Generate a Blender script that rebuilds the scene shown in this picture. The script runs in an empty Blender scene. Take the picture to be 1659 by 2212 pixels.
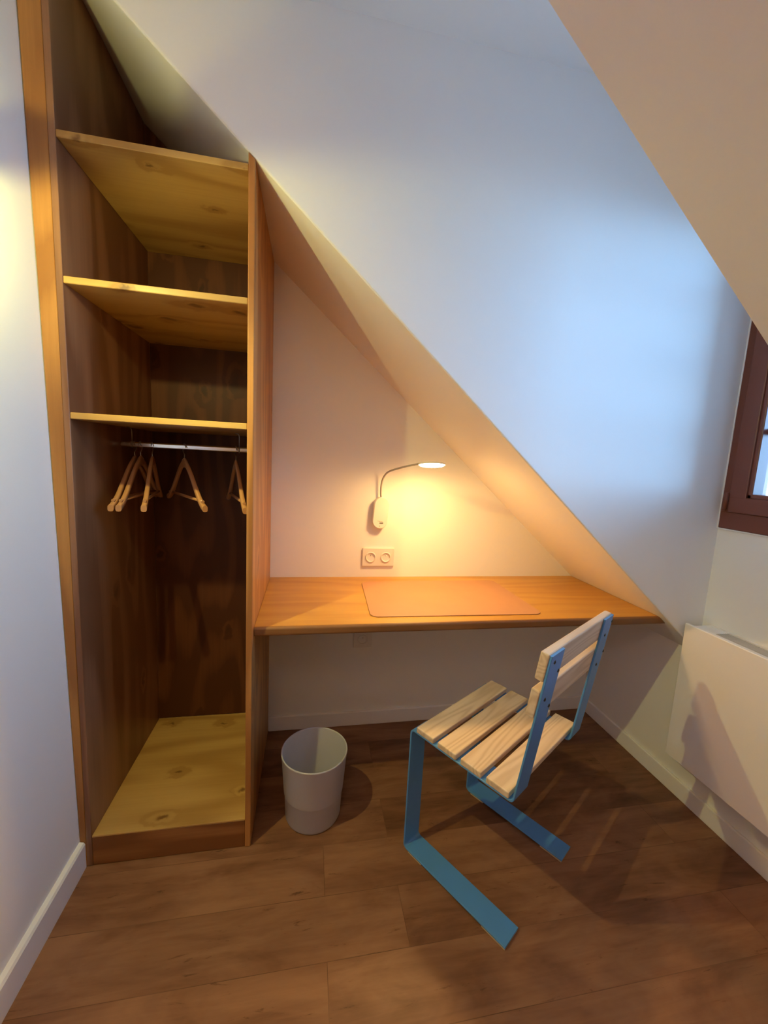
import bpy, bmesh, math, random
from mathutils import Vector, Matrix
random.seed(4)
SC = bpy.context.scene
COL = SC.collection
PI = math.pi

# ------------------------------------------------------------------ dimensions (metres)
XI = 0.0303                    # inner face of the wardrobe's left side
P0, P1 = 0.4764, 0.4941        # right side panel of the wardrobe
W, D, DW = 2.1456, 0.5694, 0.5622
DESK, DESKF = 0.740, 0.0347
ZS, SL = 2.479, 0.8751         # roof slope: z = ZS - SL * x
ZC, YN = 2.4346, 0.8011        # flat ceiling, near side of the dormer
ZW = 1.0985                    # underside of the window
KL, X0L = -0.0153, -0.0013     # the left wall leans a little
YB = -3.0                      # wall behind the viewer
def xs(z): return (ZS - z) / SL
def zs(x): return ZS - SL * x
def xl(z): return X0L + KL * z

# ------------------------------------------------------------------ materials
def new_mat(name):
    m = bpy.data.materials.new(name); m.use_nodes = True
    nt = m.node_tree
    b = nt.nodes['Principled BSDF']
    return m, nt, b
def N(nt, kind, **kw):
    n = nt.nodes.new(kind)
    for k, v in kw.items():
        if k in n.inputs: n.inputs[k].default_value = v
        else: setattr(n, k, v)
    return n
def math_node(nt, op, a, b=None, clamp=False):
    n = nt.nodes.new('ShaderNodeMath'); n.operation = op; n.use_clamp = clamp
    for i, v in enumerate((a, b)):
        if v is None: continue
        if isinstance(v, (int, float)): n.inputs[i].default_value = v
        else: nt.links.new(v, n.inputs[i])
    return n.outputs[0]
def plain(name, col, rough=0.5, metal=0.0, bump=0.0, bscale=80, var=0.0, spec=0.5):
    m, nt, b = new_mat(name)
    b.inputs['Base Color'].default_value = (*col, 1)
    b.inputs['Roughness'].default_value = rough
    b.inputs['Metallic'].default_value = metal
    b.inputs['Specular IOR Level'].default_value = spec
    tc = N(nt, 'ShaderNodeTexCoord')
    if var:
        n = N(nt, 'ShaderNodeTexNoise', Scale=6.0, Detail=4.0)
        nt.links.new(tc.outputs['Object'], n.inputs['Vector'])
        r = N(nt, 'ShaderNodeValToRGB')
        r.color_ramp.elements[0].position = 0.3; r.color_ramp.elements[1].position = 0.7
        r.color_ramp.elements[0].color = (*[c * (1 - var) for c in col], 1)
        r.color_ramp.elements[1].color = (*[min(1, c * (1 + var)) for c in col], 1)
        nt.links.new(n.outputs['Fac'], r.inputs['Fac'])
        nt.links.new(r.outputs['Color'], b.inputs['Base Color'])
    if bump:
        n = N(nt, 'ShaderNodeTexNoise', Scale=float(bscale), Detail=3.0)
        nt.links.new(tc.outputs['Object'], n.inputs['Vector'])
        bp = N(nt, 'ShaderNodeBump', Strength=bump, Distance=0.002)
        nt.links.new(n.outputs['Fac'], bp.inputs['Height'])
        nt.links.new(bp.outputs['Normal'], b.inputs['Normal'])
    return m
def wood(name, light, dark, axis='Z', rings=9.0, rscale=3.2, fine=0.35, knots=0.5, rough=0.42,
         kscale=2.2, knot_col=None, nearr=0.24, bendk=0.10, gate_at=0.5, stretch=0.16, contrast=1.0, coat=0.0, spec=0.5):
    """Boards with growth rings, fine grain and a few knots; the grain runs along one axis."""
    m, nt, b = new_mat(name)
    L = nt.links.new
    tc = N(nt, 'ShaderNodeTexCoord'); oi = N(nt, 'ShaderNodeObjectInfo')
    off = N(nt, 'ShaderNodeVectorMath', operation='SCALE'); off.inputs[0].default_value = (7.3, 3.1, 5.7)
    L(oi.outputs['Random'], off.inputs['Scale'])
    add = N(nt, 'ShaderNodeVectorMath', operation='ADD')
    L(tc.outputs['Object'], add.inputs[0]); L(off.outputs[0], add.inputs[1])
    k = 'XYZ'.index(axis)
    s1 = [1.0] * 3; s1[k] = stretch
    mp = N(nt, 'ShaderNodeMapping'); mp.inputs['Scale'].default_value = s1
    L(add.outputs[0], mp.inputs['Vector'])
    # knots
    sx_ = N(nt, 'ShaderNodeSeparateXYZ'); L(add.outputs[0], sx_.inputs[0])
    oth = [i for i in range(3) if i != k]
    cross = math_node(nt, 'ADD', sx_.outputs[oth[0]], sx_.outputs[oth[1]])
    cm = N(nt, 'ShaderNodeCombineXYZ')
    wob = N(nt, 'ShaderNodeTexNoise', Scale=26.0, Detail=3.0); L(add.outputs[0], wob.inputs['Vector'])
    wv = math_node(nt, 'MULTIPLY', math_node(nt, 'SUBTRACT', wob.outputs['Fac'], 0.5), 0.055)
    L(math_node(nt, 'MULTIPLY', math_node(nt, 'ADD', sx_.outputs[k], wv), 0.55), cm.inputs[0])
    L(math_node(nt, 'ADD', cross, wv), cm.inputs[1])
    vo = N(nt, 'ShaderNodeTexVoronoi', voronoi_dimensions='2D', Scale=kscale * 2.0); vo.inputs['Randomness'].default_value = 1.0
    L(cm.outputs[0], vo.inputs['Vector'])
    kc_ = N(nt, 'ShaderNodeSeparateColor'); L(vo.outputs['Color'], kc_.inputs['Color'])
    gate = math_node(nt, 'LESS_THAN', kc_.outputs[0], gate_at)
    size = math_node(nt, 'MULTIPLY_ADD', kc_.outputs[1], 0.9); nt.nodes[-1].inputs[2].default_value = 0.75
    kd = math_node(nt, 'ADD', math_node(nt, 'MULTIPLY', vo.outputs['Distance'], size), math_node(nt, 'SUBTRACT', 1.0, gate))
    near = N(nt, 'ShaderNodeMapRange', interpolation_type='SMOOTHSTEP')
    near.inputs['From Min'].default_value = 0.0; near.inputs['From Max'].default_value = nearr
    near.inputs['To Min'].default_value = 1.0; near.inputs['To Max'].default_value = 0.0
    L(kd, near.inputs['Value'])
    core = N(nt, 'ShaderNodeMapRange', interpolation_type='SMOOTHSTEP')
    core.inputs['From Min'].default_value = 0.02; core.inputs['From Max'].default_value = 0.10
    core.inputs['To Min'].default_value = 1.0; core.inputs['To Max'].default_value = 0.0
    L(kd, core.inputs['Value'])
    # growth rings: contour lines of a stretched noise, bent around the knots
    na = N(nt, 'ShaderNodeTexNoise', Scale=rscale, Detail=2.0, Roughness=0.45)
    L(mp.outputs[0], na.inputs['Vector'])
    bend = math_node(nt, 'MULTIPLY', near.outputs[0], bendk * (1 if knots else 0))
    h = math_node(nt, 'ADD', na.outputs['Fac'], bend)
    ph = math_node(nt, 'MULTIPLY', h, rings * 2 * PI)
    si = math_node(nt, 'SINE', ph)
    si = math_node(nt, 'MULTIPLY_ADD', si, 0.5); nt.nodes[-1].inputs[2].default_value = 0.5
    ring = math_node(nt, 'POWER', si, 1.6)
    # fine grain
    s2 = [110.0] * 3; s2[k] = 4.0
    mf = N(nt, 'ShaderNodeMapping'); mf.inputs['Scale'].default_value = s2
    L(add.outputs[0], mf.inputs['Vector'])
    nf = N(nt, 'ShaderNodeTexNoise', Scale=1.0, Detail=4.0, Roughness=0.6)
    L(mf.outputs[0], nf.inputs['Vector'])
    # broad tone changes
    s3 = [5.0] * 3; s3[k] = 1.0
    mb_ = N(nt, 'ShaderNodeMapping'); mb_.inputs['Scale'].default_value = s3
    L(add.outputs[0], mb_.inputs['Vector'])
    nb = N(nt, 'ShaderNodeTexNoise', Scale=1.0, Detail=2.0)
    L(mb_.outputs[0], nb.inputs['Vector'])
    f1 = math_node(nt, 'MULTIPLY', ring, 0.42 * contrast)
    f2 = math_node(nt, 'MULTIPLY', nf.outputs['Fac'], fine)
    f3 = math_node(nt, 'MULTIPLY', nb.outputs['Fac'], 0.45)
    f = math_node(nt, 'ADD', f1, f2); f = math_node(nt, 'ADD', f, f3)
    f = math_node(nt, 'ADD', f, math_node(nt, 'MULTIPLY', near.outputs[0], 0.35 * knots))
    rp = N(nt, 'ShaderNodeValToRGB')
    rp.color_ramp.elements[0].position = 0.15; rp.color_ramp.elements[1].position = 0.85
    rp.color_ramp.elements[0].color = (*light, 1); rp.color_ramp.elements[1].color = (*dark, 1)
    L(f, rp.inputs['Fac'])
    kc = knot_col or tuple(c * 0.35 for c in dark)
    mx = N(nt, 'ShaderNodeMix', data_type='RGBA')
    L(math_node(nt, 'MULTIPLY', core.outputs[0], knots), mx.inputs[0])
    L(rp.outputs['Color'], mx.inputs[6]); mx.inputs[7].default_value = (*kc, 1)
    L(mx.outputs[2], b.inputs['Base Color'])
    b.inputs['Roughness'].default_value = rough
    b.inputs['Specular IOR Level'].default_value = spec
    b.inputs['Coat Weight'].default_value = coat
    b.inputs['Coat Roughness'].default_value = 0.25
    bp = N(nt, 'ShaderNodeBump', Strength=0.12, Distance=0.0015)
    L(f, bp.inputs['Height']); L(bp.outputs['Normal'], b.inputs['Normal'])
    return m

RIGHT_L, RIGHT_D = (0.60, 0.285, 0.085), (0.36, 0.148, 0.041)
CARC_L, CARC_D = (0.41, 0.180, 0.062), (0.21, 0.077, 0.024)
PINE_L, PINE_D = (0.62, 0.385, 0.125), (0.40, 0.215, 0.058)
M = {
 'paint': plain('white_wall_paint', (0.88, 0.87, 0.85), 0.75, bump=0.05, bscale=160, spec=0.25),
 'trim': plain('white_trim_paint', (0.90, 0.89, 0.89), 0.4),
 'carc_z': wood('stained_board', CARC_L, CARC_D, 'Z', rings=10, knots=0.45, kscale=2.0, rough=0.4, contrast=1.45, fine=0.45, spec=0.35),
 'carc_x': wood('stained_board_across', CARC_L, CARC_D, 'X', rings=10, knots=0.3, kscale=2.0, rough=0.4, contrast=1.45, fine=0.45, spec=0.35),
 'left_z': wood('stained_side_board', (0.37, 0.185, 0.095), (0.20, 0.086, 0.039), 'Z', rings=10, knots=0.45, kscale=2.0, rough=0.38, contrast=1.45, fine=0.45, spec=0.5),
 'fill_z': wood('stained_strip', (0.56, 0.275, 0.078), (0.33, 0.140, 0.036), 'Z', rings=10, knots=0.0, kscale=2.0, rough=0.4, contrast=1.45, fine=0.45, spec=0.35),
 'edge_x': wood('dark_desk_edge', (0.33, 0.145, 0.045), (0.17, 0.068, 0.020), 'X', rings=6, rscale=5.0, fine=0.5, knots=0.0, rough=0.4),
 'right_z': wood('honey_side_board', RIGHT_L, RIGHT_D, 'Z', rings=10, knots=0.4, kscale=2.0, rough=0.4, contrast=1.45, fine=0.45, spec=0.35),
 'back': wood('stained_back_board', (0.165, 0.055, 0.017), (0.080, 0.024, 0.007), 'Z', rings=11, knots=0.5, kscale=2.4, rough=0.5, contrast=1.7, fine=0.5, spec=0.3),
 'pine_x': wood('honey_pine_board', PINE_L, PINE_D, 'X', rings=8, knots=0.8, kscale=3.4, rough=0.4,
                knot_col=(0.13, 0.05, 0.012), spec=0.35, gate_at=0.8, nearr=0.32),
 'desk': wood('honey_desk_wood', (0.64, 0.345, 0.058), (0.46, 0.205, 0.028), 'X', rings=6, rscale=5.0, fine=0.5, knots=0.0,
              rough=0.36, contrast=0.6, coat=0.12),
 'ash': wood('pale_ash_wood', (0.82, 0.66, 0.50), (0.60, 0.44, 0.30), 'X', rings=16, rscale=9.0, fine=0.45, knots=0.0,
             rough=0.5, contrast=0.9, stretch=0.10),
 'hanger': wood('hanger_beech', (0.50, 0.25, 0.115), (0.36, 0.165, 0.07), 'Y', rings=4, knots=0.0, rough=0.45, contrast=0.5),
 'blue': plain('blue_painted_steel', (0.092, 0.285, 0.640), 0.42, var=0.04, bump=0.06, bscale=500),
 'black': plain('black_bolt_steel', (0.010, 0.010, 0.013), 0.4),
 'felt': plain('beige_felt', (0.55, 0.42, 0.30), 0.9, bump=0.3, bscale=400),
 'chrome': plain('chrome', (0.80, 0.79, 0.78), 0.13, metal=1.0),
 'wire': plain('grey_steel_wire', (0.55, 0.54, 0.53), 0.3, metal=1.0),
 'leather': plain('tan_leather', (0.50, 0.245, 0.118), 0.55, var=0.05, bump=0.10, bscale=260),
 'plastic': plain('white_plastic', (0.80, 0.77, 0.73), 0.35),
 'plastic_grey': plain('grey_print', (0.16, 0.14, 0.13), 0.5),
 'neck': plain('grey_gooseneck', (0.36, 0.33, 0.31), 0.4),
 'grille': plain('shaded_enamel', (0.55, 0.54, 0.54), 0.4),  # grille bars greyed, their shade is put into the colour
 'hole': plain('dark_hole', (0.05, 0.035, 0.03), 0.8),
 'bin': plain('grey_bin_plastic', (0.50, 0.48, 0.51), 0.45, bump=0.03, bscale=300),
 'heater': plain('white_enamel', (0.90, 0.88, 0.88), 0.32),
 'slot': plain('shaded_metal', (0.05, 0.05, 0.05), 0.6),
 'win': plain('red_brown_window_paint', (0.185, 0.056, 0.034), 0.38, var=0.06),
 'seal': plain('window_seal', (0.02, 0.02, 0.025), 0.6),
}
def emis(name, col, s):
    m, nt, b = new_mat(name)
    nt.nodes.remove(b)
    e = N(nt, 'ShaderNodeEmission', Strength=s); e.inputs['Color'].default_value = (*col, 1)
    nt.links.new(e.outputs[0], nt.nodes['Material Output'].inputs['Surface'])
    return m
LED = (1.0, 0.575, 0.19)
K_LED, K_DOWN, K_UP, K_ROOM, K_SKY, K_LOBE, K_BEAM = 205.0, 8.6, 3.2, 7.8, 18.0, 42.0, 25.0
M['led'] = emis('lamp_diffuser', LED, K_LED)
def glass():
    m, nt, b = new_mat('window_glass'); nt.nodes.remove(b)
    t = N(nt, 'ShaderNodeBsdfTransparent'); t.inputs['Color'].default_value = (0.93, 0.96, 0.96, 1)
    g = N(nt, 'ShaderNodeBsdfGlossy', Roughness=0.02)
    fr = N(nt, 'ShaderNodeFresnel', IOR=1.45)
    mx = N(nt, 'ShaderNodeMixShader')
    nt.links.new(fr.outputs[0], mx.inputs[0]); nt.links.new(t.outputs[0], mx.inputs[1]); nt.links.new(g.outputs[0], mx.inputs[2])
    nt.links.new(mx.outputs[0], nt.nodes['Material Output'].inputs['Surface'])
    return m
M['glass'] = glass()
def floor_mat():
    m, nt, b = new_mat('brown_plank_floor'); L = nt.links.new
    tc = N(nt, 'ShaderNodeTexCoord')
    mp = N(nt, 'ShaderNodeMapping'); mp.inputs['Location'].default_value = (-0.95, -0.127, 0)
    L(tc.outputs['Object'], mp.inputs['Vector'])
    br = N(nt, 'ShaderNodeTexBrick', offset=0.18, offset_frequency=2, squash=1.0)
    br.inputs['Scale'].default_value = 1.0
    br.inputs['Brick Width'].default_value = 1.22; br.inputs['Row Height'].default_value = 0.157
    br.inputs['Mortar Size'].default_value = 0.0009; br.inputs['Mortar Smooth'].default_value = 0.3
    br.inputs['Color1'].default_value = (0, 0, 0, 1); br.inputs['Color2'].default_value = (1, 1, 1, 1)
    br.inputs['Mortar'].default_value = (0.3, 0.3, 0.3, 1)
    L(mp.outputs[0], br.inputs['Vector'])
    sep = N(nt, 'ShaderNodeSeparateColor'); L(br.outputs['Color'], sep.inputs['Color'])
    # every plank its own piece of wood
    cmb = N(nt, 'ShaderNodeCombineXYZ')
    L(math_node(nt, 'MULTIPLY', sep.outputs[0], 9.0), cmb.inputs[0]); L(math_node(nt, 'MULTIPLY', sep.outputs[0], 5.0), cmb.inputs[2])
    ad = N(nt, 'ShaderNodeVectorMath', operation='ADD')
    L(tc.outputs['Object'], ad.inputs[0]); L(cmb.outputs[0], ad.inputs[1])
    def noise(sc, scale, det, rough=0.55, dist=0.0):
        mm = N(nt, 'ShaderNodeMapping'); mm.inputs['Scale'].default_value = sc
        L(ad.outputs[0], mm.inputs['Vector'])
        n = N(nt, 'ShaderNodeTexNoise', Scale=scale, Detail=det, Roughness=rough, Distortion=dist)
        L(mm.outputs[0], n.inputs['Vector']); return n.outputs['Fac']
    cloud = noise((1.6, 5.0, 1), 2.0, 4.0, 0.6, 0.6)
    streak = noise((3.0, 42.0, 1), 1.0, 5.0, 0.65, 0.4)
    marks = noise((4.0, 26.0, 1), 1.6, 6.0, 0.75, 1.2)
    mk = N(nt, 'ShaderNodeMapRange', interpolation_type='SMOOTHSTEP')
    mk.inputs['From Min'].default_value = 0.60; mk.inputs['From Max'].default_value = 0.72
    L(marks, mk.inputs['Value'])
    f = math_node(nt, 'MULTIPLY', cloud, 0.75)
    f = math_node(nt, 'ADD', f, math_node(nt, 'MULTIPLY', streak, 0.30))
    f = math_node(nt, 'ADD', f, math_node(nt, 'MULTIPLY', sep.outputs[0], 0.16))
    f = math_node(nt, 'SUBTRACT', f, math_node(nt, 'MULTIPLY', mk.outputs[0], 0.30))
    rp = N(nt, 'ShaderNodeValToRGB'); cr = rp.color_ramp
    cr.elements[0].position = 0.34; cr.elements[0].color = (0.082, 0.030, 0.012, 1)
    cr.elements[1].position = 0.80; cr.elements[1].color = (0.335, 0.163, 0.083, 1)
    e = cr.elements.new(0.56); e.color = (0.205, 0.089, 0.042, 1)
    L(f, rp.inputs['Fac'])
    seam = N(nt, 'ShaderNodeMix', data_type='RGBA')
    L(math_node(nt, 'MULTIPLY', br.outputs['Fac'], 0.32), seam.inputs[0])
    L(rp.outputs['Color'], seam.inputs[6]); seam.inputs[7].default_value = (0.05, 0.022, 0.009, 1)
    L(seam.outputs[2], b.inputs['Base Color'])
    b.inputs['Roughness'].default_value = 0.42; b.inputs['Specular IOR Level'].default_value = 0.4
    bp = N(nt, 'ShaderNodeBump', Strength=0.10, Distance=0.002)
    L(f, bp.inputs['Height']); L(bp.outputs['Normal'], b.inputs['Normal'])
    return m
M['floor'] = floor_mat()

# ------------------------------------------------------------------ mesh helpers
class MB:
    def __init__(self): self.bm = bmesh.new()
    def box(self, x0, x1, y0, y1, z0, z1, bev=0.0, seg=2, mat=None):
        g = bmesh.ops.create_cube(self.bm, size=1.0)
        vs = g['verts']
        T = Matrix.Translation(((x0 + x1) / 2, (y0 + y1) / 2, (z0 + z1) / 2)) @ Matrix.Diagonal((x1 - x0, y1 - y0, z1 - z0, 1))
        bmesh.ops.transform(self.bm, matrix=T, verts=vs)
        new = set(vs)
        if bev > 0:
            es = list({e for v in vs for e in v.link_edges})
            r = bmesh.ops.bevel(self.bm, geom=es, offset=bev, segments=seg, profile=0.5, affect='EDGES', clamp_overlap=True)
            new = set(r['verts']) | {v for v in vs if v.is_valid}
        if mat is not None:
            bmesh.ops.transform(self.bm, matrix=mat, verts=[v for v in new if v.is_valid])
        return self
    def prism(self, pts, a, b, plane='xz', bev=0.0, bev_edges=None, seg=2):
        """A polygon in one plane, extruded along the third axis from a to b."""
        def P(p, t):
            return {'xz': (p[0], t, p[1]), 'xy': (p[0], p[1], t), 'yz': (t, p[0], p[1])}[plane]
        n = len(pts)
        A = [self.bm.verts.new(P(p, a)) for p in pts]; B = [self.bm.verts.new(P(p, b)) for p in pts]
        fs = [self.bm.faces.new(A), self.bm.faces.new(B[::-1])]
        for i in range(n):
            j = (i + 1) % n
            fs.append(self.bm.faces.new((A[j], A[i], B[i], B[j])))
        bmesh.ops.recalc_face_normals(self.bm, faces=fs)
        if bev > 0:
            es = list({e for f in fs for e in f.edges})
            if bev_edges: es = [e for e in es if bev_edges(e)]
            bmesh.ops.bevel(self.bm, geom=es, offset=bev, segments=seg, profile=0.5, affect='EDGES', clamp_overlap=True)
        return self
    def tube(self, pts, r, n=10, caps=True):
        pts = [Vector(p) for p in pts]
        rings = []; up = None
        for i, p in enumerate(pts):
            t = (pts[min(i + 1, len(pts) - 1)] - pts[max(i - 1, 0)]).normalized()
            if up is None:
                up = Vector((0, 0, 1)) if abs(t.z) < 0.9 else Vector((1, 0, 0))
            u = (up - t * up.dot(t)).normalized(); v = t.cross(u); up = u
            rr = r[i] if isinstance(r, (list, tuple)) else r
            rings.append([self.bm.verts.new(p + u * rr * math.cos(2 * PI * k / n) + v * rr * math.sin(2 * PI * k / n)) for k in range(n)])
        for a, b in zip(rings, rings[1:]):
            for k in range(n):
                self.bm.faces.new((a[k], a[(k + 1) % n], b[(k + 1) % n], b[k])).smooth = True
        if caps:
            self.bm.faces.new(rings[0][::-1]); self.bm.faces.new(rings[-1])
        return self
    def sweep_rect(self, path, w, t, frame, bev=0.0):
        """Rectangular bar (w wide along x, t thick) swept along path points given in (y, z)."""
        n = len(path); rings = []
        for i, p in enumerate(path):
            q0 = Vector(path[max(i - 1, 0)]); q1 = Vector(path[min(i + 1, n - 1)])
            d = (q1 - q0).normalized(); nn = Vector((-d.y, d.x))
            sec = []
            c = min(bev, t * 0.45)
            for (sx, st) in ((frame + c, -t / 2), (frame + w - c, -t / 2), (frame + w, -t / 2 + c), (frame + w, t / 2 - c),
                             (frame + w - c, t / 2), (frame + c, t / 2), (frame, t / 2 - c), (frame, -t / 2 + c)):
                sec.append(self.bm.verts.new((sx, p[0] + nn.x * st, p[1] + nn.y * st)))
            rings.append(sec)
        for a, b in zip(rings, rings[1:]):
            for k in range(8):
                self.bm.faces.new((a[k], a[(k + 1) % 8], b[(k + 1) % 8], b[k]))
        self.bm.faces.new(rings[0][::-1]); self.bm.faces.new(rings[-1])
        bmesh.ops.recalc_face_normals(self.bm, faces=self.bm.faces[:])
        return self
    def lathe(self, prof, n=48, mat=None):
        """Profile of (radius, height) turned about z."""
        rings = []; allv = []
        for (r, z) in prof:
            if r < 1e-6:
                rings.append([self.bm.verts.new((0, 0, z))])
            else:
                rings.append([self.bm.verts.new((r * math.cos(2 * PI * k / n), r * math.sin(2 * PI * k / n), z)) for k in range(n)])
            allv += rings[-1]
        fs = []
        for a, b in zip(rings, rings[1:]):
            for k in range(n):
                j = (k + 1) % n
                if len(a) == 1 and len(b) == 1: continue
                if len(a) == 1: f = self.bm.faces.new((a[0], b[k], b[j]))
                elif len(b) == 1: f = self.bm.faces.new((a[k], a[j], b[0]))
                else: f = self.bm.faces.new((a[k], a[j], b[j], b[k]))
                f.smooth = True; fs.append(f)
        bmesh.ops.recalc_face_normals(self.bm, faces=fs)
        if mat is not None: bmesh.ops.transform(self.bm, matrix=mat, verts=allv)
        return self
    def build(self, name, mat, parent=None, loc=(0, 0, 0), rot=None, smooth=False, origin=None):
        """Link as one object. Vertices are given in the parent's space; origin moves the object's own origin there."""
        me = bpy.data.meshes.new(name)
        if origin is not None:
            bmesh.ops.translate(self.bm, verts=self.bm.verts[:], vec=-Vector(origin)); loc = origin
        bmesh.ops.recalc_face_normals(self.bm, faces=self.bm.faces[:])
        self.bm.to_mesh(me); self.bm.free()
        me.materials.append(mat)
        if smooth:
            for p in me.polygons: p.use_smooth = True
        o = bpy.data.objects.new(name, me); COL.objects.link(o)
        o.location = loc
        if rot: o.rotation_euler = rot
        if parent: o.parent = parent
        return o
def tag(o, label, cat, group=None):
    o['label'] = label; o['category'] = cat
    if group: o['group'] = group
    return o
def thing(name, label, cat, loc=(0, 0, 0), rotz=0.0, group=None):
    o = bpy.data.objects.new(name, None); COL.objects.link(o)
    o.empty_display_size = 0.1
    o.location = loc; o.rotation_euler = (0, 0, rotz)
    return tag(o, label, cat, group)
def struct(o):
    o['kind'] = 'structure'; return o
def fillet(pts, r, n=6):
    """Round the inner corners of a polyline in 2-D."""
    pts = [Vector(p) for p in pts]; out = [pts[0]]
    for a, b, c in zip(pts, pts[1:], pts[2:]):
        d0 = (a - b).normalized(); d1 = (c - b).normalized()
        ang = math.acos(max(-1, min(1, d0.dot(d1)))); k = r / math.tan(ang / 2)
        s, e = b + d0 * k, b + d1 * k
        bis = (d0 + d1).normalized(); cen = b + bis * (r / math.sin(ang / 2))
        a0 = math.atan2(s.y - cen.y, s.x - cen.x); a1 = math.atan2(e.y - cen.y, e.x - cen.x)
        da = (a1 - a0 + PI) % (2 * PI) - PI
        for i in range(n + 1):
            t = a0 + da * i / n
            out.append(Vector((cen.x + r * math.cos(t), cen.y + r * math.sin(t))))
    out.append(pts[-1]); return out

# ------------------------------------------------------------------ the room
struct(MB().box(-0.25, W + 0.25, YB - 0.1, D + 0.1, -0.1, 0.0).build('floor', M['floor']))
struct(MB().box(-0.25, W + 0.25, D, D + 0.1, 0.0, ZC + 0.15).build('wall_rear', M['paint']))
struct(MB().prism([(xl(0) - 0.1, 0), (xl(0), 0), (xl(ZC + .2), ZC + 0.2), (xl(ZC + .2) - 0.1, ZC + 0.2)], YB, D).build('wall_left', M['paint']))
struct(MB().box(-0.25, W + 0.25, YB - 0.1, YB, 0.0, ZC + 0.15).build('wall_front', M['paint']))
# right wall with the window opening
WT = 0.14                                                             # its thickness
WY0, WY1, WZ0, WZ1 = -0.800, 0.0, ZW, 2.235
rw = MB()
rw.box(W, W + WT, YB, D, 0.0, WZ0)
rw.box(W, W + WT, YB, WY0, WZ0, ZC + 0.1)
rw.box(W, W + WT, WY1, D, WZ0, ZC + 0.1)
rw.box(W, W + WT, WY0, WY1, WZ1, ZC + 0.1)
struct(rw.build('wall_right', M['paint']))
# flat ceiling
struct(MB().box(-0.25, W + WT, YB, 0.0, ZC, ZC + 0.16).build('ceiling', M['paint']))
# the cheek of the dormer: upright wall above the roof slope, flush with the front of the wardrobe
xa = xs(ZC)
cheek = MB().prism([(-0.16, zs(-0.16)), (-0.16, ZC + 0.3), (W, ZC + 0.3), (W, zs(W))], 0.0, 0.12, bev=0.006, seg=3,
                   bev_edges=lambda e: all(abs(v.co.y) < 1e-6 and abs(v.co.z - zs(v.co.x)) < 1e-5 for v in e.verts))
struct(cheek.build('wall_dormer', M['paint']))
# underside of the roof over the wardrobe and the desk
struct(MB().prism([(-0.16, zs(-0.16)), (-0.16, ZC + 0.3), (W, ZC + 0.3), (W, zs(W))], 0.12, D).build('ceiling_recess', M['paint']))
# underside of the roof on the near side of the dormer
struct(MB().prism([(xa, ZC), (W, ZC), (W, zs(W))], YB, -YN).build('ceiling_slope', M['paint']))

# baseboards
def board(y0, y1, x0, x1, h):
    return MB().box(x0, x1, y0, y1, 0.0, h, 0.004, 2)
struct(board(D - 0.012, D, P1 + 0.001, W - 0.012, 0.072).build('baseboard_rear', M['trim']))
struct(board(YB, D, W - 0.012, W, 0.072).build('baseboard_right', M['trim']))
bl = MB().prism([(xl(0), 0), (0.013, 0), (0.013, 0.080), (0.009, 0.086), (xl(.09) + 0.003, 0.088), (xl(.09), 0.088)], YB, -0.0015)
struct(bl.build('baseboard_left', M['trim']))

# ------------------------------------------------------------------ window
win = bpy.data.objects.new('window_1', None); COL.objects.link(win); win.location = (W, -0.4, ZW); struct(win)
def wl(b):                                                            # world to window space
    bmesh.ops.translate(b.bm, verts=b.bm.verts[:], vec=(-W, 0.4, -ZW)); return b
FX0, FX1 = W - 0.006, W + 0.075
fb = MB()
fb.box(FX0, FX1, WY0 + .002, WY1 - .0015, WZ0, WZ0 + 0.062, 0.003)
fb.box(FX0, FX1, WY0 + .002, WY1 - .0015, WZ1 - 0.06, WZ1 - .001, 0.003)
fb.box(FX0, FX1, WY1 - 0.046, WY1 - .0015, WZ0 + 0.060, WZ1 - 0.058, 0.003)
fb.box(FX0, FX1, WY0 + .002, WY0 + 0.046, WZ0 + 0.060, WZ1 - 0.058, 0.003)
wl(fb).build('window_frame', M['win'], win)
sl = MB()
sl.box(W - 0.0085, W - 0.0005, WY1 - 0.0050, WY1 - 0.0003, WZ0 - 0.004, WZ1 - 0.002, 0.001, 1)
sl.box(W - 0.0085, W - 0.0002, WY0 + 0.003, WY1 - 0.0003, WZ0 - 0.0045, WZ0 - 0.0003, 0.001, 1)
wl(sl).build('sealant', M['trim'], win)
SX0, SX1 = W - 0.020, W + 0.05
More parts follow.
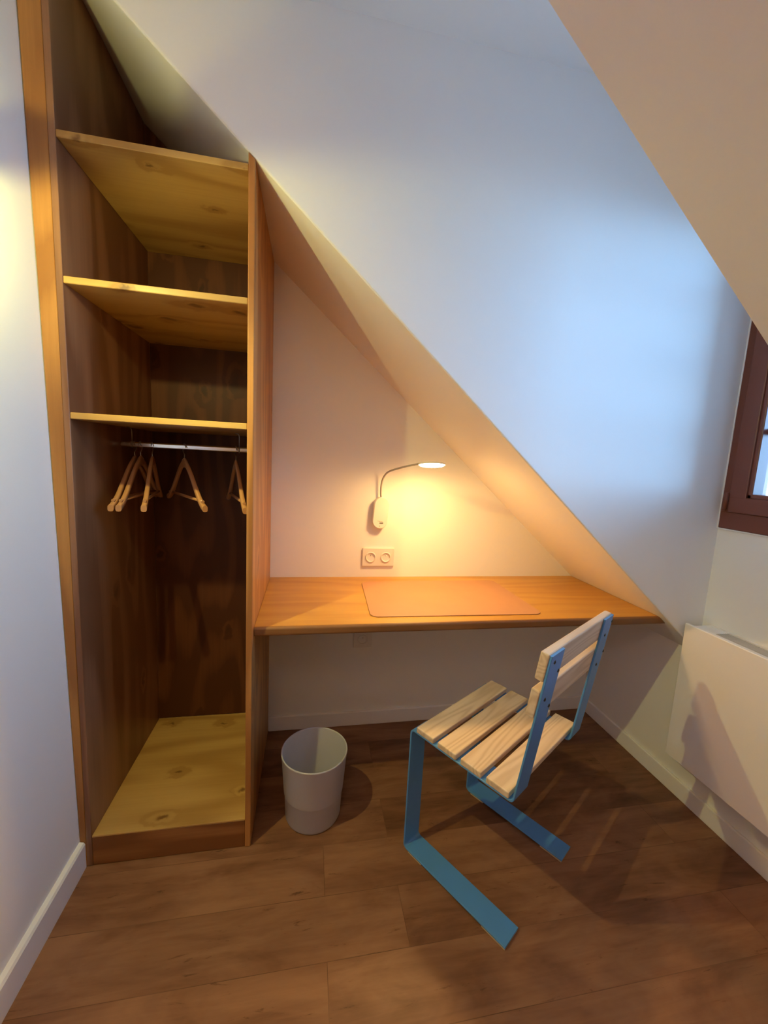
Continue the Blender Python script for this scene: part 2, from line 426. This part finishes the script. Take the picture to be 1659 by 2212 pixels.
def sash(ya, yb, hinge_y):
    s = MB(); za, zb = WZ0 + 0.0625, WZ1 - 0.0605
    st = 0.056
    s.box(SX0, SX1, ya, yb, za, za + 0.054, 0.003); s.box(SX0, SX1, ya, yb, zb - 0.054, zb, 0.003)
    s.box(SX0, SX1, ya, ya + st, za + .05, zb - .05, 0.003); s.box(SX0, SX1, yb - st, yb, za + .05, zb - .05, 0.003)
    # glazing bead, set back from the face
    for (a, b, c, d) in ((ya + st - .002, yb - st + .002, za + .052, za + .068), (ya + st - .002, yb - st + .002, zb - .068, zb - .052)):
        s.box(SX0 + 0.006, SX1 - 0.004, a, b, c, d, 0.003)
    for (a, b) in ((ya + st - .002, ya + st + .014), (yb - st - .014, yb - st + .002)):
        s.box(SX0 + 0.006, SX1 - 0.004, a, b, za + .052, zb - .052, 0.003)
    so = wl(s).build('sash', M['win'], win)
    for zm in (1.4400, 1.6680, 1.8900):
        b = MB().box(W + 0.010, W + 0.044, ya + st, yb - st, zm - 0.010, zm + 0.010, 0.004)
        wl(b).build('glazing_bar', M['win'], so)
    b = MB().box(W + 0.025, W + 0.029, ya + st + .002, yb - st - .002, za + .056, zb - .056)
    wl(b).build('pane', M['glass'], so)
    b = MB()
    for hz in (WZ0 + 0.10, WZ1 - 0.12):
        b.tube([(SX0 - 0.004, hinge_y, hz - 0.03), (SX0 - 0.004, hinge_y, hz + 0.03)], 0.0065, 12)
        b.tube([(SX0 - 0.004, hinge_y, hz - 0.036), (SX0 - 0.004, hinge_y, hz - 0.03)], 0.0045, 10)
    wl(b).build('hinge', M['win'], so)
sash(WY0 + 0.037, -0.036, -0.031)

# ------------------------------------------------------------------ wardrobe
Z1, Z2, Z3, TS, ZK = 2.0346, 1.7026, 1.3657, 0.0173, 0.1021
wd = thing('wardrobe', 'tall open wardrobe of stained wood with three shelves under the sloping ceiling', 'wardrobe', (0.0, 0.0, 0.0))
XF = XI - 0.016
MB().prism([(xl(0) + .001, 0.001), (XF, 0.001), (XF, zs(XF) - .001), (xl(ZC) + .001, zs(xl(ZC)) - .001)], 0.0, 0.018, bev=0.0012, seg=1).build('filler_strip', M['fill_z'], wd)
MB().prism([(XF + .0004, 0.001), (XI, 0.001), (XI, zs(XI) - .001), (XF + .0004, zs(XF) - .001)], 0.0, DW, bev=0.0012, seg=1).build('side_panel', M['left_z'], wd, origin=(XI, 0.3, 1.2))
MB().prism([(P0, 0.001), (P1, 0.001), (P1, zs(P1) - .001), (P0, zs(P0) - .001)], -0.0015, D - .0005, bev=0.0022, seg=2).build('side_panel', M['right_z'], wd, origin=(P0, 0.3, 1.0))
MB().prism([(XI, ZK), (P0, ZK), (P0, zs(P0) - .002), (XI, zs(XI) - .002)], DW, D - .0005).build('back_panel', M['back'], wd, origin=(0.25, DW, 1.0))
for z in (Z1, Z2, Z3):
    MB().box(XI + .0002, P0 - .0002, 0.001, DW - .0005, z - TS, z, 0.0015, 1).build('shelf', M['pine_x'], wd, origin=(0.25, 0.28, z))
MB().box(XI + .0002, P0 - .0002, 0.001, DW - .0005, ZK - 0.006, ZK, 0.001, 1).build('bottom_board', M['pine_x'], wd, origin=(0.25, 0.28, ZK))
MB().box(XI + .0002, P0 - .0002, 0.0015, 0.0195, 0.001, ZK - 0.0065, 0.001, 1).build('plinth', M['carc_x'], wd, origin=(0.25, 0.0, 0.05))
RY, RZ, RR = 0.280, 1.2915, 0.0085
rail = MB().box(XI + .001, P0 - .001, RY - 0.0055, RY + 0.0055, RZ - RR, RZ + RR, 0.0042, 3).build('clothes_rail', M['chrome'], wd)
for bx in (0.0675, 0.4100):
    pts = [(bx - 0.014, RY, Z3 - TS - .0015), (bx - 0.006, RY, Z3 - TS - .002), (bx - 0.001, RY, Z3 - TS - .007), (bx, RY, Z3 - TS - .014)]
    pts += [(bx, RY, RZ + RR + .002)]
    b = MB().tube(pts, 0.0018, 8)
    ring = [(bx, RY + (RR + .0018) * math.sin(a), RZ + (RR + .0018) * math.cos(a)) for a in [2 * PI * k / 24 for k in range(25)]]
    b.tube(ring, 0.0018, 8, caps=False)
    b.build('rail_hook', M['wire'], rail)

# ------------------------------------------------------------------ clothes hangers
def hanger_parts(root):
    """Neck at the root's origin (height 1.245); the arms run along the local y axis."""
    z0 = 1.245
    def arm_z(t):                       # t from 0 at the neck to 1 at the tip
        s = t * t * (3 - 2 * t)
        return -0.006 - 0.137 * (0.30 * t + 0.70 * s) * (1.0)
    b = MB()
    sta = []
    n = 28
    for i in range(-n, n + 1):
        t = abs(i) / n; y = -0.20 * i / n
        zc = arm_z(t) if t > 0 else -0.004
        hgt = 0.0108 - 0.0010 * t + (0.004 if t < 0.08 else 0)
        wid = 0.0050 + 0.0030 * t
        sta.append((y, zc, hgt, wid))
    rings = []
    for (y, zc, hgt, wid) in sta:
        sec = []
        for k in range(12):
            a = 2 * PI * k / 12
            ca, sa = math.cos(a), math.sin(a)
            q = lambda c: math.copysign(abs(c) ** 0.6, c)
            sec.append(b.bm.verts.new((wid * q(ca), y, zc + hgt * q(sa))))
        rings.append(sec)
    for p, q in zip(rings, rings[1:]):
        for k in range(12):
            b.bm.faces.new((p[k], p[(k + 1) % 12], q[(k + 1) % 12], q[k])).smooth = True
    b.bm.faces.new(rings[0][::-1]); b.bm.faces.new(rings[-1])
    b.build('shoulder', M['hanger'], root)
    MB().tube([(0, -0.182, -0.122), (0, 0.182, -0.122)], 0.0048, 10).build('trouser_bar', M['hanger'], root)
    cz, R = RZ + RR - 0.0165 + 0.0016 - z0, 0.0165
    pts = [(0, 0, 0.0), (0, 0.0, 0.012), (0, -0.001, cz - R - 0.003)]
    for k in range(19):
        a = -PI / 2 + math.radians(12) + math.radians(245) * k / 18
        pts.append((0, R * math.cos(a), cz + R * math.sin(a)))
    MB().tube(pts, 0.0016, 8).build('hook', M['wire'], root)
HANG = [  # neck x, angle of the arms, label
    (0.0745, 0.040, 'wooden coat hanger nearest the left side panel of the wardrobe, its front arm foremost left'),
    (0.0925, 0.055, 'wooden coat hanger close beside the leftmost one, second from the left on the rail'),
    (0.1285, 0.210, 'wooden coat hanger third from the left on the wardrobe rail'),
    (0.2300, 0.560, 'wooden coat hanger turned sideways in the middle of the rail, bar showing'),
    (0.3985, 0.310, 'wooden coat hanger at the right end of the rail, beside the right side panel'),
]
h0 = None
for i, (hx, ang, lab) in enumerate(HANG):
    if i == 0:
        h0 = thing('clothes_hanger', lab, 'coat hanger', (hx, RY, 1.245), ang, 'wooden hangers on the wardrobe rail')
        hanger_parts(h0)
    else:
        r = h0.copy(); COL.objects.link(r); r.location = (hx, RY, 1.245); r.rotation_euler = (0, 0, ang)
        r['label'] = lab
        for ch in list(h0.children):
            c = ch.copy(); COL.objects.link(c); c.parent = r

# ------------------------------------------------------------------ desk and what lies on it
def desk_sec(y0, y1, bev):
    m = MB().prism([(P1 + .001, DESK - 0.030), (xs(DESK - 0.030) - .002, DESK - 0.030), (xs(DESK) - .002, DESK), (P1 + .001, DESK)], y0, y1,
                   bev=bev, seg=4, bev_edges=lambda e: all(abs(v.co.y - y0) < 1e-6 for v in e.verts) and abs(e.verts[0].co.z - e.verts[1].co.z) < 1e-6)
    return m
dk = tag(desk_sec(DESKF + 0.010, D - .001, 0.0).build('desk', M['desk'], origin=(1.2, 0.3, DESK)),
         'honey brown wooden desk top fixed between the wardrobe and the sloping ceiling', 'desk')
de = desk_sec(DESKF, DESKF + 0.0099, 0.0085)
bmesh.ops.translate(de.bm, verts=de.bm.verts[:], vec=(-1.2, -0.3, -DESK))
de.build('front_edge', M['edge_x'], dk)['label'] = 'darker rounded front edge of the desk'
# leather mat with rounded corners
def rounded(pts, r, n=8):
    out = []
    m = len(pts)
    for i in range(m):
        a, b, c = Vector(pts[i - 1]), Vector(pts[i]), Vector(pts[(i + 1) % m])
        seg = fillet([a, b, c], r, n)[1:-1]; out += [tuple(p) for p in seg]
    return out
mat_pts = rounded([(0.8745, 0.0945), (1.5265, 0.0835), (1.5185, 0.4965), (0.8915, 0.4865)], 0.030)
dm = MB().prism(mat_pts, DESK + 0.0003, DESK + 0.0035, 'xy', bev=0.0010, seg=2)
tag(dm.build('desk_mat', M['leather']), 'tan leather desk mat with rounded corners lying on the desk', 'desk mat')

# ------------------------------------------------------------------ wall lamp above the desk
HX, HY, HZ = 1.1285, 0.320, 1.2735
lp = thing('wall_lamp', 'small white gooseneck reading lamp lit on the wall above the desk', 'lamp', (0.9745, D, 1.0445))
def loc(p, o): return (p[0] - o[0], p[1] - o[1], p[2] - o[2])
LO = (0.9745, D, 1.0445)
cap = []
for k in range(17): a = PI * k / 16; cap.append((0.034 * math.cos(a), 0.0375 + 0.034 * math.sin(a)))
for k in range(17): a = PI + PI * k / 16; cap.append((0.034 * math.cos(a), -0.0375 + 0.034 * math.sin(a)))
tl = math.radians(3.8)
cap = [(x * math.cos(tl) + z * math.sin(tl), -x * math.sin(tl) + z * math.cos(tl)) for x, z in cap]
base = MB().prism(cap, -0.031, -0.0005, bev=0.004, seg=3).build('base', M['plastic'], lp)
# touch button and the tiny marks printed on the base
def on_base(x, z):
    return (x * math.cos(tl) + z * math.sin(tl), -x * math.sin(tl) + z * math.cos(tl))
bx, bz = on_base(0.006, -0.0455)
MB().box(bx - .0085, bx + .0085, -0.0322, -0.0308, bz - .0026, bz + .0026, 0.0006, 1).build('button', M['plastic_grey'], base)
mk = MB()
for k in range(6):
    cx_, cz_ = on_base(-0.010 + 0.0043 * k, -0.0375 - 0.0004 * k)
    mk.box(cx_ - .0015, cx_ + .0015, -0.0314, -0.0309, cz_ - .0014, cz_ + .0014)
cx_, cz_ = on_base(0.0, -0.0600)
mk.box(cx_ - .0020, cx_ + .0020, -0.0314, -0.0309, cz_ - .0020, cz_ + .0020)
mk.build('printed_mark', plain('pale_print', (0.42, 0.34, 0.27), 0.6), base)
arm = [(0.9775, 0.553, 1.105), (0.9715, 0.5505, 1.1230), (0.9700, 0.5480, 1.150), (0.9714, 0.5444, 1.1775), (0.9772, 0.5344, 1.205), (0.9937, 0.5094, 1.2313),
       (1.0327, 0.4494, 1.2525), (1.0640, 0.3950, 1.2650), (1.0830, 0.3600, 1.2722), (1.1000, 0.3430, 1.2765)]
def smooth_path(p, n=6):
    p = [Vector(q) for q in p]; out = []
    for i in range(len(p) - 1):
        p0, p1, p2, p3 = p[max(i - 1, 0)], p[i], p[i + 1], p[min(i + 2, len(p) - 1)]
        for k in range(n):
            t = k / n
            out.append(0.5 * ((2 * p1) + (p2 - p0) * t + (2 * p0 - 5 * p1 + 4 * p2 - p3) * t * t + (3 * p1 - p0 - 3 * p2 + p3) * t ** 3))
    return out + [p[-1]]
MB().tube([loc(q, LO) for q in smooth_path(arm)], 0.0040, 12).build('gooseneck', M['neck'], lp)
TILT = math.radians(-9.0)
HM = Matrix.Translation(loc((HX, HY, HZ), LO)) @ Matrix.Rotation(TILT, 4, 'X')
head = MB().lathe([(0, 0.0050), (0.046, 0.0050), (0.0535, 0.0022), (0.0545, -0.0010), (0.0535, -0.0024), (0.0515, -0.0026), (0.0505, -0.0016), (0, -0.0016)], 48, HM).build('lamp_head', M['plastic'], lp)
MB().lathe([(0, -0.0018), (0.0500, -0.0018), (0.0497, -0.0036), (0.0460, -0.0060), (0.0360, -0.0078), (0.0200, -0.0086), (0, -0.0089)], 48, HM).build('light_panel', M['led'], head)

# ------------------------------------------------------------------ sockets
RXP = Matrix.Rotation(PI / 2, 4, 'X')            # lathe axis z -> -y (towards the room)
def insert(parent, dx):
    mt = Matrix.Translation((dx, 0, 0)) @ RXP
    o = MB().lathe([(0.0245, 0.0085), (0.0240, 0.0125), (0.0220, 0.0135), (0.0190, 0.0130), (0.0180, 0.0100), (0.0178, 0.0035), (0, 0.0035)], 40, mt).build('socket_insert', M['plastic'], parent)
    for sx in (-0.0085, 0.0085):
        MB().lathe([(0.0034, 0.0030), (0.0034, 0.0048), (0, 0.0048)], 16, Matrix.Translation((dx + sx, 0, 0.002)) @ RXP).build('pin_hole', M['hole'], o)
    MB().lathe([(0.0024, 0.0030), (0.0024, 0.0105), (0.0012, 0.0120), (0, 0.0120)], 14, Matrix.Translation((dx, 0, 0.0085)) @ RXP).build('earth_pin', M['wire'], o)
sk = thing('double_socket', 'white double wall socket on the wall just above the desk', 'socket', (0.9760, D, 0.8355))
MB().box(-0.0740, 0.0740, -0.0092, -0.0004, -0.0425, 0.0425, 0.002, 2).build('plate', M['plastic'], sk)
insert(sk, -0.0360); insert(sk, 0.0345)
s1 = thing('single_socket', 'white single wall socket in the shade under the desk', 'socket', (0.9207, D, 0.4370))
MB().box(-0.0425, 0.0425, -0.0092, -0.0004, -0.0400, 0.0400, 0.002, 2).build('plate', M['plastic'], s1)
insert(s1, 0.0)

# ------------------------------------------------------------------ waste bin
bn = MB().lathe([(0, 0.004), (0.094, 0.004), (0.0945, 0.012), (0.0985, 0.094), (0.1000, 0.100), (0.1115, 0.247), (0.1125, 0.2500), (0.1150, 0.2510), (0.1166, 0.2495),
                 (0.1166, 0.2460), (0.1150, 0.2420), (0.1048, 0.1030), (0.1040, 0.1000), (0.1034, 0.0980), (0.1022, 0.0960), (0.0985, 0.010), (0.0950, 0.0012), (0.092, 0.0), (0, 0.0)], 72)
tag(bn.build('waste_bin', M['bin'], loc=(0.6975, 0.1065, 0.0)), 'round grey plastic waste bin on the floor under the desk', 'bin')

# ------------------------------------------------------------------ chair
H, BW, LF, ZF, ZR, ST, LS, LEAN, LB = 0.2152, 0.0720, 0.3779, 0.0112, 0.437, 0.0187, 0.3599, 0.1318, 0.4294
T = 0.006
ch = thing('chair', 'blue steel cantilever chair with pale wooden slats standing before the desk', 'chair', (1.1734, 0.0434, 0.0), 0.5751)
ZB = ZR - ST * LS - T
# (v, z) path of a flat bar, v pointing backwards; local y = -v
path = fillet([(LF, ZF - T / 2), (T / 2, ZF - T / 2), (T / 2, ZR - T / 2), (LS - T / 2, ZB + T / 2), (LS - T / 2 + LB * math.sin(LEAN), ZB + LB * math.cos(LEAN))], 0.014, 6)
path = [(-p.x, p.y) for p in path]
SLT = 0.0187
def back_frame(along, off):                      # point on the back's plane: distance up the post, offset to the rear of it
    v = LS + along * math.sin(LEAN) + off * math.cos(LEAN); z = ZB + along * math.cos(LEAN) - off * math.sin(LEAN)
    return v, z
for side in (-1, 1):
    u0 = -H if side < 0 else H - BW
    fr = MB().sweep_rect(path, BW, T, u0, 0.0012).build('side_frame', M['blue'], ch)
    for (va, vb) in ((0.022, 0.078), (LF - 0.074, LF - 0.001)):
        MB().box(u0 + .001, u0 + BW - .001, -vb, -va, 0.0003, ZF - T - .0001).build('felt_pad', M['felt'], fr)
    s_out, s_in = (-0.1925, -0.1520) if side < 0 else (0.2140, 0.1780)
    for (u, al) in ((s_out, 0.408), (s_in, 0.371), (s_out, 0.305), (s_in, 0.270)):
        v, z = back_frame(al, -0.0004)
        mt = Matrix.Translation((u, -v, z)) @ Matrix.Rotation(PI / 2 - LEAN, 4, 'X')
        MB().lathe([(0.0052, -0.001), (0.0052, 0.0008), (0.0044, 0.0016), (0.0022, 0.0018), (0.0020, 0.0006), (0, 0.0006)], 20, mt).build('bolt', M['black'], fr)
for i in range(4):
    v0 = 0.0263 + 0.0838 * i; v1 = v0 + 0.0681; vm = (v0 + v1) / 2
    mt = Matrix.Translation((0, -vm, ZR - ST * vm + SLT / 2 + .0004)) @ Matrix.Rotation(math.atan(ST), 4, 'X')
    b = MB().box(-H - 0.002, H + 0.002, -0.03405, 0.03405, -SLT / 2, SLT / 2, 0.0035, 2)
    o = b.build('seat_slat', M['ash'], ch); o.matrix_local = mt
for (a0, a1) in ((0.357, 0.431), (0.256, 0.331)):
    am = (a0 + a1) / 2; v, z = back_frame(am, -T - 0.0112)
    mt = Matrix.Translation((0, -v, z)) @ Matrix.Rotation(-LEAN, 4, 'X')
    b = MB().box(-H - 0.003, H + 0.003, -0.0110, 0.0110, -(a1 - a0) / 2, (a1 - a0) / 2, 0.0035, 2)
    o = b.build('back_slat', M['ash'], ch); o.matrix_local = Matrix.Translation((0, -v, z)) @ Matrix.Rotation(LEAN, 4, 'X')

# ------------------------------------------------------------------ radiator
ra = thing('radiator', 'white wall mounted panel radiator under the window', 'radiator', (W, -0.36, 0.2))
RX0, RY0, RY1 = 2.0456, -0.74, -0.0175
def rl(b):
    bmesh.ops.translate(b.bm, verts=b.bm.verts[:], vec=(-W, 0.36, -0.2)); return b
rl(MB().box(RX0, RX0 + 0.014, RY0, RY1, 0.2077, 0.7375, 0.003, 2)).build('front_panel', M['heater'], ra)
body = MB()
body.box(RX0 + 0.0145, W - .002, RY0 + 0.015, RY1 - 0.020, 0.222, 0.712, 0.002, 1)
body.box(RX0 + 0.0145, RX0 + 0.027, RY0 + 0.015, RY1 - 0.020, 0.711, 0.7335)
body.box(W - .010, W - .002, RY0 + 0.015, RY1 - 0.020, 0.711, 0.7345)
body.box(RX0 + 0.0272, W - .0102, RY1 - 0.090, RY1 - 0.020, 0.711, 0.7330)
body.box(RX0 + 0.0272, W - .0102, RY0 + 0.015, RY0 + 0.085, 0.711, 0.7330)
rl(body).build('casing', M['heater'], ra)
rl(MB().box(RX0 + 0.028, W - .011, RY0 + 0.086, RY1 - 0.091, 0.7122, 0.7135)).build('slot_shade', M['slot'], ra)  # dark sheet below the bars, paints the shade in the slots
gr = MB()
nb = 7
for k in range(nb):
    x = RX0 + 0.031 + k * (W - .012 - RX0 - 0.031) / nb
    gr.box(x, x + 0.0034, RY0 + 0.0852, RY1 - 0.0902, 0.7312, 0.7328)
for k in range(9):
    y = RY0 + 0.10 + k * 0.062
    gr.box(RX0 + 0.0274, W - .0104, y, y + 0.003, 0.7280, 0.7311)
rl(gr).build('outlet_grille', M['grille'], ra)

# ------------------------------------------------------------------ small swivel wall light on the left wall, just outside the picture
SX, SY, SZ = 0.115, -0.370, 1.780
wlz = xl(SZ)
wl_ = thing('wall_light', 'small white wall light fixed to the left wall beside the wardrobe', 'lamp', (wlz, SY, SZ))
MB().lathe([(0, 0.0), (0.026, 0.0), (0.026, 0.006), (0, 0.006)], 32, Matrix.Translation((0.0005, 0, 0.030)) @ Matrix.Rotation(PI / 2, 4, 'Y')).build('wall_plate', M['plastic'], wl_)
MB().tube([(0.004, 0, 0.030), (SX - wlz, 0, 0.030)], 0.004, 10).build('arm', M['plastic'], wl_)
MB().lathe([(0, 0.022), (0.012, 0.022), (0.015, 0.025), (0.015, 0.035), (0.012, 0.038), (0, 0.038)], 32, Matrix.Translation((SX - wlz, 0, 0))).build('shade', M['plastic'], wl_)
def spot(name, loc_, d, size, energy, col, blend=0.1, r=0.008):
    l = bpy.data.lights.new(name, 'SPOT'); l.energy = energy; l.color = col
    l.spot_size = math.radians(size); l.spot_blend = blend; l.shadow_soft_size = r
    o = bpy.data.objects.new(name, l); COL.objects.link(o); o.location = loc_
    o.rotation_euler = Vector(d).to_track_quat('-Z', 'Y').to_euler()
    return o
UX, UY, UZ = 0.0, -0.235, 1.868
uc = Matrix.Translation((UX - wlz, UY - SY, UZ - SZ))
MB().tube([(0.004, UY - SY, UZ - SZ - 0.018), (UX - wlz, UY - SY, UZ - SZ - 0.018)], 0.004, 10).tube([(0.008, 0, 0.030), (0.008, UY - SY, UZ - SZ - 0.018)], 0.0035, 10).build('upper_arm', M['plastic'], wl_)
MB().lathe([(0, -0.022), (0.014, -0.022), (0.018, -0.018), (0.018, -0.006), (0.016, -0.004), (0, -0.004)], 32, uc).build('upper_shade', M['plastic'], wl_)
WARM = (1.0, 0.92, 0.29)
c33 = math.radians(32)
spot('wall_light_down', (SX, SY, SZ), (0.25, math.sin(c33), -math.cos(c33)), 178, K_DOWN, WARM, 0.20)
spot('wall_light_beam', (SX, SY, SZ - 0.01), (0.60, 0.33, -1.0), 96, K_BEAM, WARM, 1.0)
spot('wall_light_up', (UX, UY, UZ), (0.12, 0.22, 1.0), 84, K_UP, WARM, 0.35)

# unseen warm fill light, added behind the viewer to brighten the room
def point(name, loc_, e, col, r):
    l = bpy.data.lights.new(name, 'POINT'); l.energy = e; l.color = col; l.shadow_soft_size = r
    o = bpy.data.objects.new(name, l); COL.objects.link(o); o.location = loc_
    return o
point('room_fill', (0.35, -1.55, 1.98), K_ROOM, (1.0, 0.62, 0.35), 0.15)

# ------------------------------------------------------------------ daylight
wd_ = bpy.data.worlds.new('overcast_sky'); SC.world = wd_; wd_.use_nodes = True
nt = wd_.node_tree
bg = nt.nodes['Background']
tc = N(nt, 'ShaderNodeTexCoord'); sp = N(nt, 'ShaderNodeSeparateXYZ'); nt.links.new(tc.outputs['Generated'], sp.inputs[0])
rp = N(nt, 'ShaderNodeValToRGB'); cr = rp.color_ramp
cr.elements[0].position = 0.44; cr.elements[0].color = (0.11, 0.20, 0.33, 1)
cr.elements[1].position = 0.50; cr.elements[1].color = (0.26, 0.54, 1.0, 1)
for q, v in ((0.62, 1.0), (0.80, 0.45), (1.0, 0.35)):
    e = cr.elements.new(q); e.color = (0.26 * v, 0.54 * v, 1.0 * v, 1)
mm = N(nt, 'ShaderNodeMath', operation='MULTIPLY_ADD'); mm.inputs[1].default_value = 0.5; mm.inputs[2].default_value = 0.5
nt.links.new(sp.outputs[2], mm.inputs[0]); nt.links.new(mm.outputs[0], rp.inputs['Fac'])
nt.links.new(rp.outputs['Color'], bg.inputs['Color']); bg.inputs['Strength'].default_value = K_SKY
# the brightest part of the sky, low over the horizon
dt = N(nt, 'ShaderNodeVectorMath', operation='DOT_PRODUCT'); dt.inputs[1].default_value = Vector((0.60, -0.80, 0.02)).normalized()
nt.links.new(tc.outputs['Generated'], dt.inputs[0])
lob = math_node(nt, 'POWER', math_node(nt, 'MAXIMUM', dt.outputs['Value'], 0.0), 14.0)
ez = math_node(nt, 'DIVIDE', math_node(nt, 'SUBTRACT', sp.outputs[2], 0.03), 0.30)
ez = math_node(nt, 'MAXIMUM', math_node(nt, 'SUBTRACT', 1.0, math_node(nt, 'MULTIPLY', ez, ez)), 0.0)
lob = math_node(nt, 'MULTIPLY', lob, math_node(nt, 'POWER', ez, 6.0))
b2 = N(nt, 'ShaderNodeBackground'); b2.inputs['Color'].default_value = (0.36, 0.66, 1.0, 1)
nt.links.new(math_node(nt, 'MULTIPLY', lob, K_LOBE), b2.inputs['Strength'])
ads = N(nt, 'ShaderNodeAddShader')
nt.links.new(bg.outputs[0], ads.inputs[0]); nt.links.new(b2.outputs[0], ads.inputs[1])
nt.links.new(ads.outputs[0], nt.nodes['World Output'].inputs['Surface'])

# ------------------------------------------------------------------ camera
def cam_axes(a, b, c):
    F = Vector((math.sin(a) * math.cos(b), math.cos(a) * math.cos(b), -math.sin(b)))
    R = Vector((math.cos(a), -math.sin(a), 0)); Dn = F.cross(R)
    R2 = R * math.cos(c) + Dn * math.sin(c); D2 = -R * math.sin(c) + Dn * math.cos(c)
    return R2, D2, F
R2, D2, F = cam_axes(0.1888, 0.1320, -0.0511)
cd = bpy.data.cameras.new('camera'); co = bpy.data.objects.new('camera', cd); COL.objects.link(co)
cd.sensor_fit = 'VERTICAL'; cd.sensor_height = 24.0; cd.sensor_width = 18.0
cd.lens = 862.306 / 2212 * 24.0
cd.clip_start = 0.02; cd.clip_end = 100
mw = Matrix((( R2.x, -D2.x, -F.x, 0.6537), (R2.y, -D2.y, -F.y, -1.2077), (R2.z, -D2.z, -F.z, 1.2856), (0, 0, 0, 1)))
co.matrix_world = mw
SC.camera = co

SC.view_settings.view_transform = 'Standard'
SC.view_settings.look = 'None'
SC.view_settings.gamma = 1.0
SC.view_settings.use_curve_mapping = False
SC.view_settings.exposure = 0.0
SC.cycles.max_bounces = 10
SC.cycles.diffuse_bounces = 6
SC.cycles.use_denoising = True
